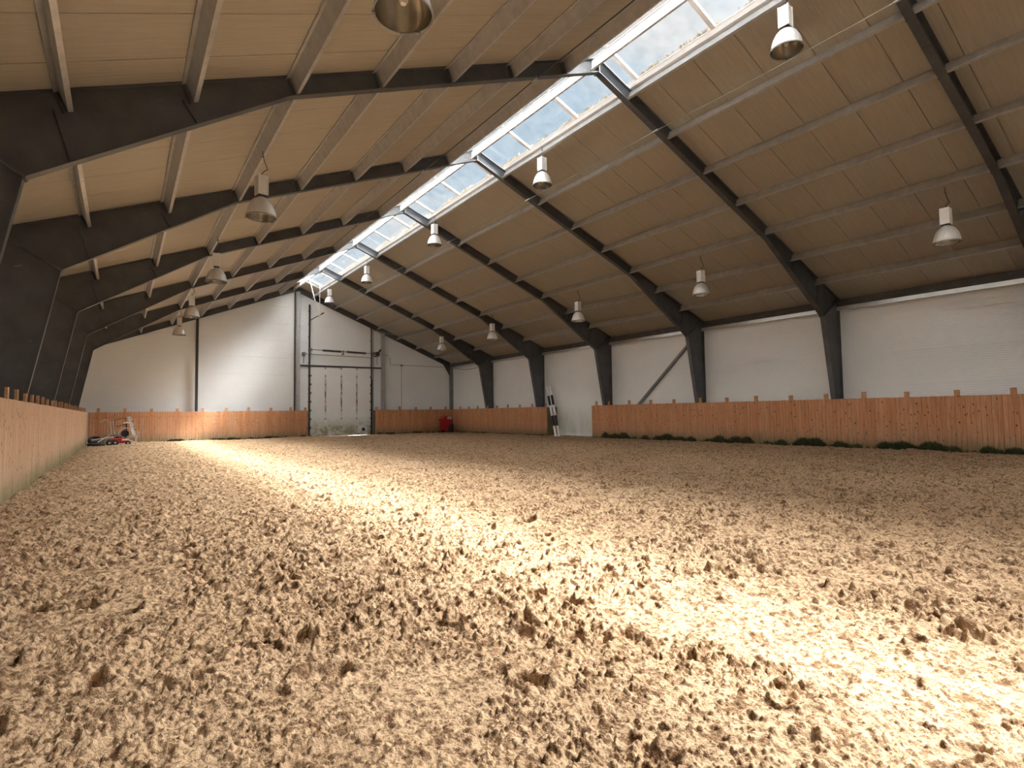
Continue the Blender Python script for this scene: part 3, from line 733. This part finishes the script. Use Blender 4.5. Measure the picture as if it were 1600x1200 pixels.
# ------------------------------------------------------------------ sand floor
def hsh(ix, iy, seed):
    h = (ix.astype(np.int64)*374761393 + iy.astype(np.int64)*668265263 + seed*974634533) & 0xFFFFFFFF
    h = ((h ^ (h >> 13))*1274126177) & 0xFFFFFFFF; h = ((h ^ (h >> 16))*2246822519) & 0xFFFFFFFF
    return ((h ^ (h >> 15)) & 0xFFFFFF)/float(0x1000000)
def vn(x, y, seed):
    ix, iy = np.floor(x), np.floor(y); fx, fy = x-ix, y-iy
    fx = fx*fx*fx*(fx*(fx*6-15)+10); fy = fy*fy*fy*(fy*(fy*6-15)+10)
    a, b, c, d = hsh(ix, iy, seed), hsh(ix+1, iy, seed), hsh(ix, iy+1, seed), hsh(ix+1, iy+1, seed)
    return (a*(1-fx)+b*fx)*(1-fy) + (c*(1-fx)+d*fx)*fy
def fbm(x, y, seed, o=4, g=.5):
    s = 0; a = 1; n = 0
    for i in range(o): s = s+a*vn(x*2**i+i*17.3, y*2**i-i*9.1, seed+i); n += a; a *= g
    return s/n
def bumps(x, y, cell, seed, rmin, rmax, prob):
    """scattered hemispherical lumps, returns 0..1 height field (scaled by the lump's own size)"""
    gx, gy = x/cell, y/cell; ix, iy = np.floor(gx), np.floor(gy); out = np.zeros_like(x)
    for dx in (-1, 0, 1):
        for dy in (-1, 0, 1):
            cx, cy = ix+dx, iy+dy
            px = cx+.15+.7*hsh(cx, cy, seed); py = cy+.15+.7*hsh(cx, cy, seed+1); r = rmin+(rmax-rmin)*hsh(cx, cy, seed+2)**2
            on = hsh(cx, cy, seed+3) < (prob if np.isscalar(prob) else prob)
            q = 1-((gx-px)**2+(gy-py)**2)/(r*r)
            out = np.maximum(out, np.where(on, np.sqrt(np.clip(q, 0, 1))*r/rmax, 0))
    return out
def pits(x, y, cell, seed, rad, prob):
    gx, gy = x/cell, y/cell; ix, iy = np.floor(gx), np.floor(gy); out = np.zeros_like(x)
    for dx in (-1, 0, 1):
        for dy in (-1, 0, 1):
            cx, cy = ix+dx, iy+dy
            px = cx+.2+.6*hsh(cx, cy, seed); py = cy+.2+.6*hsh(cx, cy, seed+1); r = rad/cell*(.6+.7*hsh(cx, cy, seed+2))
            an = 6.283*hsh(cx, cy, seed+4); ux, uy = np.cos(an), np.sin(an)
            ex, ey = gx-px, gy-py; a = (ex*ux+ey*uy)/1.35; b = -ex*uy+ey*ux
            d = np.sqrt(a*a+b*b)/r; on = hsh(cx, cy, seed+3) < prob
            bowl = -np.clip(1-d*d, 0, 1)**.8; rim = .55*np.exp(-((d-1.25)/.28)**2)
            dp = .5+.9*hsh(cx, cy, seed+5)
            out = out + np.where(on, (bowl+rim)*dp, 0)
    return out
CX, CYAW = -9.7229, .6091
def sand_height(X, Y):
    r = np.hypot(X-CX, Y)
    lod = lambda lam: np.clip(lam/(.011*r), 0, 1)**1.0
    wx = X + .05*(fbm(X*7, Y*7, 90, 3)-.5); wy = Y + .05*(fbm(X*7, Y*7, 95, 3)-.5)
    h = -.085 + .09*(fbm(X*.28, Y*.28, 1, 3)-.5) + .06*(fbm(X*1.3, Y*1.3, 5, 3)-.5)
    m1 = np.clip((fbm(X*.8+3, Y*.8, 11, 4)-.31)*6, 0, 1)           # where the ground is churned
    m1 = np.maximum(m1, np.clip((r-5)/5, 0, .85))
    m2 = np.clip((fbm(X*2.3, Y*2.3+5, 15, 3)-.42)*5, 0, 1)
    rough = (.45+.55*m1)*(.4+.6*np.clip((r-2.6)/1.3, 0, 1))
    m1 = m1*(.5+.5*np.clip((r-2.6)/1.3, 0, 1))
    h += rough*.062*pits(wx, wy, .56, 21, .085, .7)
    h += rough*.045*pits(wx+7, wy, .27, 27, .05, .55)
    h += rough*.045*(np.abs(fbm(wx*5.2, wy*5.2, 31, 4, .6)-.5)*2-.25)
    b1 = bumps(wx, wy, .13, 41, .16, .42, .10+.30*m2)
    b2 = bumps(wx, wy, .062, 45, .2, .5, .35+.45*m2)
    b3 = bumps(wx, wy, .032, 49, .22, .5, .40+.4*m2)
    b4 = bumps(wx, wy, .0165, 61, .25, .5, .5)
    h += rough*.066*lod(.14)*b1
    h += rough*.040*lod(.09)*b2
    h += (.45+.55*m1)*.026*lod(.045)*b3
    h += (.4+.6*m1)*.011*lod(.025)*b4
    h += (.4+.6*m1)*.036*(fbm(wx*13, wy*13, 53, 4, .62)-.5)
    h += (.3+.7*m1)*.012*lod(.03)*(fbm(X*55, Y*55, 57, 3, .65)-.5)
    # banked against the left fence near the camera
    h += .10*np.clip(1-(X-LX)/1.2, 0, 1)*np.clip((22-Y)/12, 0, 1)
    fl = np.clip((38.6-Y)/.6, 0, 1)                                   # calm down towards the end door
    return h*(.35+.65*fl) - .125*(1-fl)
def build_sand():
    rr = [.35]
    while rr[-1] < 54: rr.append(rr[-1]*(1+(.008 if rr[-1] < 1.6 else .0022 if rr[-1] < 9 else .0034)))
    rr = np.array(rr); n_r = len(rr)-1
    th = np.concatenate([np.arange(-1.02, 1.02, .0019), np.linspace(1.02, 2*math.pi-1.02, 70)[:-1]])
    R, T = np.meshgrid(rr, th, indexing='ij'); nt = len(th)
    X = CX + R*np.sin(CYAW+T); Y = R*np.cos(CYAW+T)
    x0, x1, y0, y1 = -12.04, 12.04, -8.95, 39.73
    inside = (X > x0) & (X < x1) & (Y > y0) & (Y < y1)
    Xc, Yc = np.clip(X, x0, x1).ravel(), np.clip(Y, y0, y1).ravel()
    i, j = np.meshgrid(np.arange(n_r), np.arange(nt), indexing='ij'); j2 = (j+1) % nt
    q = np.stack([i*nt+j, i*nt+j2, (i+1)*nt+j2, (i+1)*nt+j], -1).reshape(-1, 4)
    ins = inside.ravel(); q = q[ins[q].any(1)]
    usedv = np.zeros(Xc.size, bool); usedv[q.ravel()] = True
    idx = np.cumsum(usedv)-1; q = idx[q]; Xc, Yc = Xc[usedv], Yc[usedv]
    Z = np.empty_like(Xc)
    for s_ in range(0, Xc.size, 200000): Z[s_:s_+200000] = sand_height(Xc[s_:s_+200000], Yc[s_:s_+200000])
    # small disc under the camera
    nv = Xc.size; Xc = np.append(Xc, CX); Yc = np.append(Yc, 0.); Z = np.append(Z, Z[:nt].mean())
    me = bpy.data.meshes.new('floor'); me.vertices.add(nv+1)
    me.vertices.foreach_set('co', np.stack([Xc, Yc, Z], -1).astype(np.float32).ravel())
    fan = np.stack([np.full(nt, nv), (np.arange(nt)+1) % nt, np.arange(nt)], -1)
    q = q[:, ::-1]
    me.loops.add(q.size+fan.size); me.polygons.add(len(q)+nt)
    me.loops.foreach_set('vertex_index', np.concatenate([q.ravel(), fan.ravel()]).astype(np.int32))
    me.polygons.foreach_set('loop_start', np.concatenate([np.arange(len(q))*4, q.size+np.arange(nt)*3]).astype(np.int32))
    me.update(calc_edges=True); me.validate()
    me.polygons.foreach_set('use_smooth', np.ones(len(me.polygons), bool))
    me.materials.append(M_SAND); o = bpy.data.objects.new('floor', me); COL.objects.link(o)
    struct(o, 'churned tan sand floor of the riding hall', 'floor')
build_sand()

# ------------------------------------------------------------------ sky and sun
SUND = Vector((.69, -.2, 1)).normalized()     # towards the sun
w = bpy.data.worlds.new('sky'); S.world = w; w.use_nodes = True; t = w.node_tree; t.nodes.clear()
class W(Nodes):
    def __init__(s, t): s.t = t
k = W(t); tc = k.n('ShaderNodeTexCoord'); d = tc.outputs['Generated']
X, Y, Z = k.xyz(d)
zc = k.math('MAXIMUM', Z, .08)
cm = k.n('ShaderNodeCombineXYZ'); k.put(cm.inputs[0], k.math('DIVIDE', X, zc)); k.put(cm.inputs[1], k.math('DIVIDE', Y, zc))
cl = k.noise(cm.outputs[0], .85, 6, .55)
blue = k.ramp(k.mapr(Z, 0, .9), [(0, (.66, .76, .83)), (.5, (.45, .60, .74)), (1, (.36, .54, .74))])
clouds = k.mapr(cl, .46, .60)
sky = k.mix(clouds, blue, (.80, .80, .81))
sky = k.mix(1.0, sky, k.ramp(k.mapr(Y, .15, -.45), [(0, (.27, .27, .27)), (1, (.8, .8, .8))]), 'MULTIPLY')
dp = k.n('ShaderNodeVectorMath', operation='DOT_PRODUCT'); k.put(dp.inputs[0], d); dp.inputs[1].default_value = SUND
dd = k.math('MAXIMUM', dp.outputs['Value'], 0.)
HALO = 124.0
halo = k.math('MULTIPLY', k.math('POWER', dd, 32.), HALO)
sky = k.mix(1.0, sky, k.mix(1.0, (1., .985, .955), halo, 'MULTIPLY'), 'ADD')
gnd = k.math('LESS_THAN', Z, -.01)
sky = k.mix(gnd, sky, (.25, .24, .22))
bg = k.n('ShaderNodeBackground'); k.put(bg.inputs[0], sky); bg.inputs[1].default_value = .55
ow = k.n('ShaderNodeOutputWorld'); k.put(ow.inputs[0], bg.outputs[0])
sl = bpy.data.lights.new('sun', 'SUN'); sl.energy = 3.2; sl.angle = math.radians(6); sl.color = (1, .975, .93)
so = bpy.data.objects.new('sun', sl); COL.objects.link(so); so.location = (20, -5, 30)
so.rotation_euler = SUND.to_track_quat('Z', 'Y').to_euler()

# ------------------------------------------------------------------ camera
cam = bpy.data.cameras.new('camera'); co_ = bpy.data.objects.new('camera', cam); COL.objects.link(co_)
yaw, pit, rol = .6091, .05156, -.01356
rv = Vector((math.cos(yaw), -math.sin(yaw), 0)); fv = Vector((math.sin(yaw)*math.cos(pit), math.cos(yaw)*math.cos(pit), math.sin(pit)))
uv = rv.cross(fv); c_, s_ = math.cos(rol), math.sin(rol)
r2 = rv*c_ + uv*s_; u2 = -rv*s_ + uv*c_
co_.matrix_world = Matrix(((r2.x, u2.x, -fv.x, CX), (r2.y, u2.y, -fv.y, 0), (r2.z, u2.z, -fv.z, 1.3001), (0, 0, 0, 1)))
cam.sensor_width = 36; cam.lens = 875.4*36/1600; cam.clip_end = 500; cam.clip_start = .05
S.camera = co_
S.view_settings.view_transform = 'Standard'; S.view_settings.look = 'None'; S.view_settings.gamma = 1; S.view_settings.use_curve_mapping = False
S.view_settings.exposure = 2.5
S.cycles.use_denoising = True
S.cycles.max_bounces = 12; S.cycles.diffuse_bounces = 6
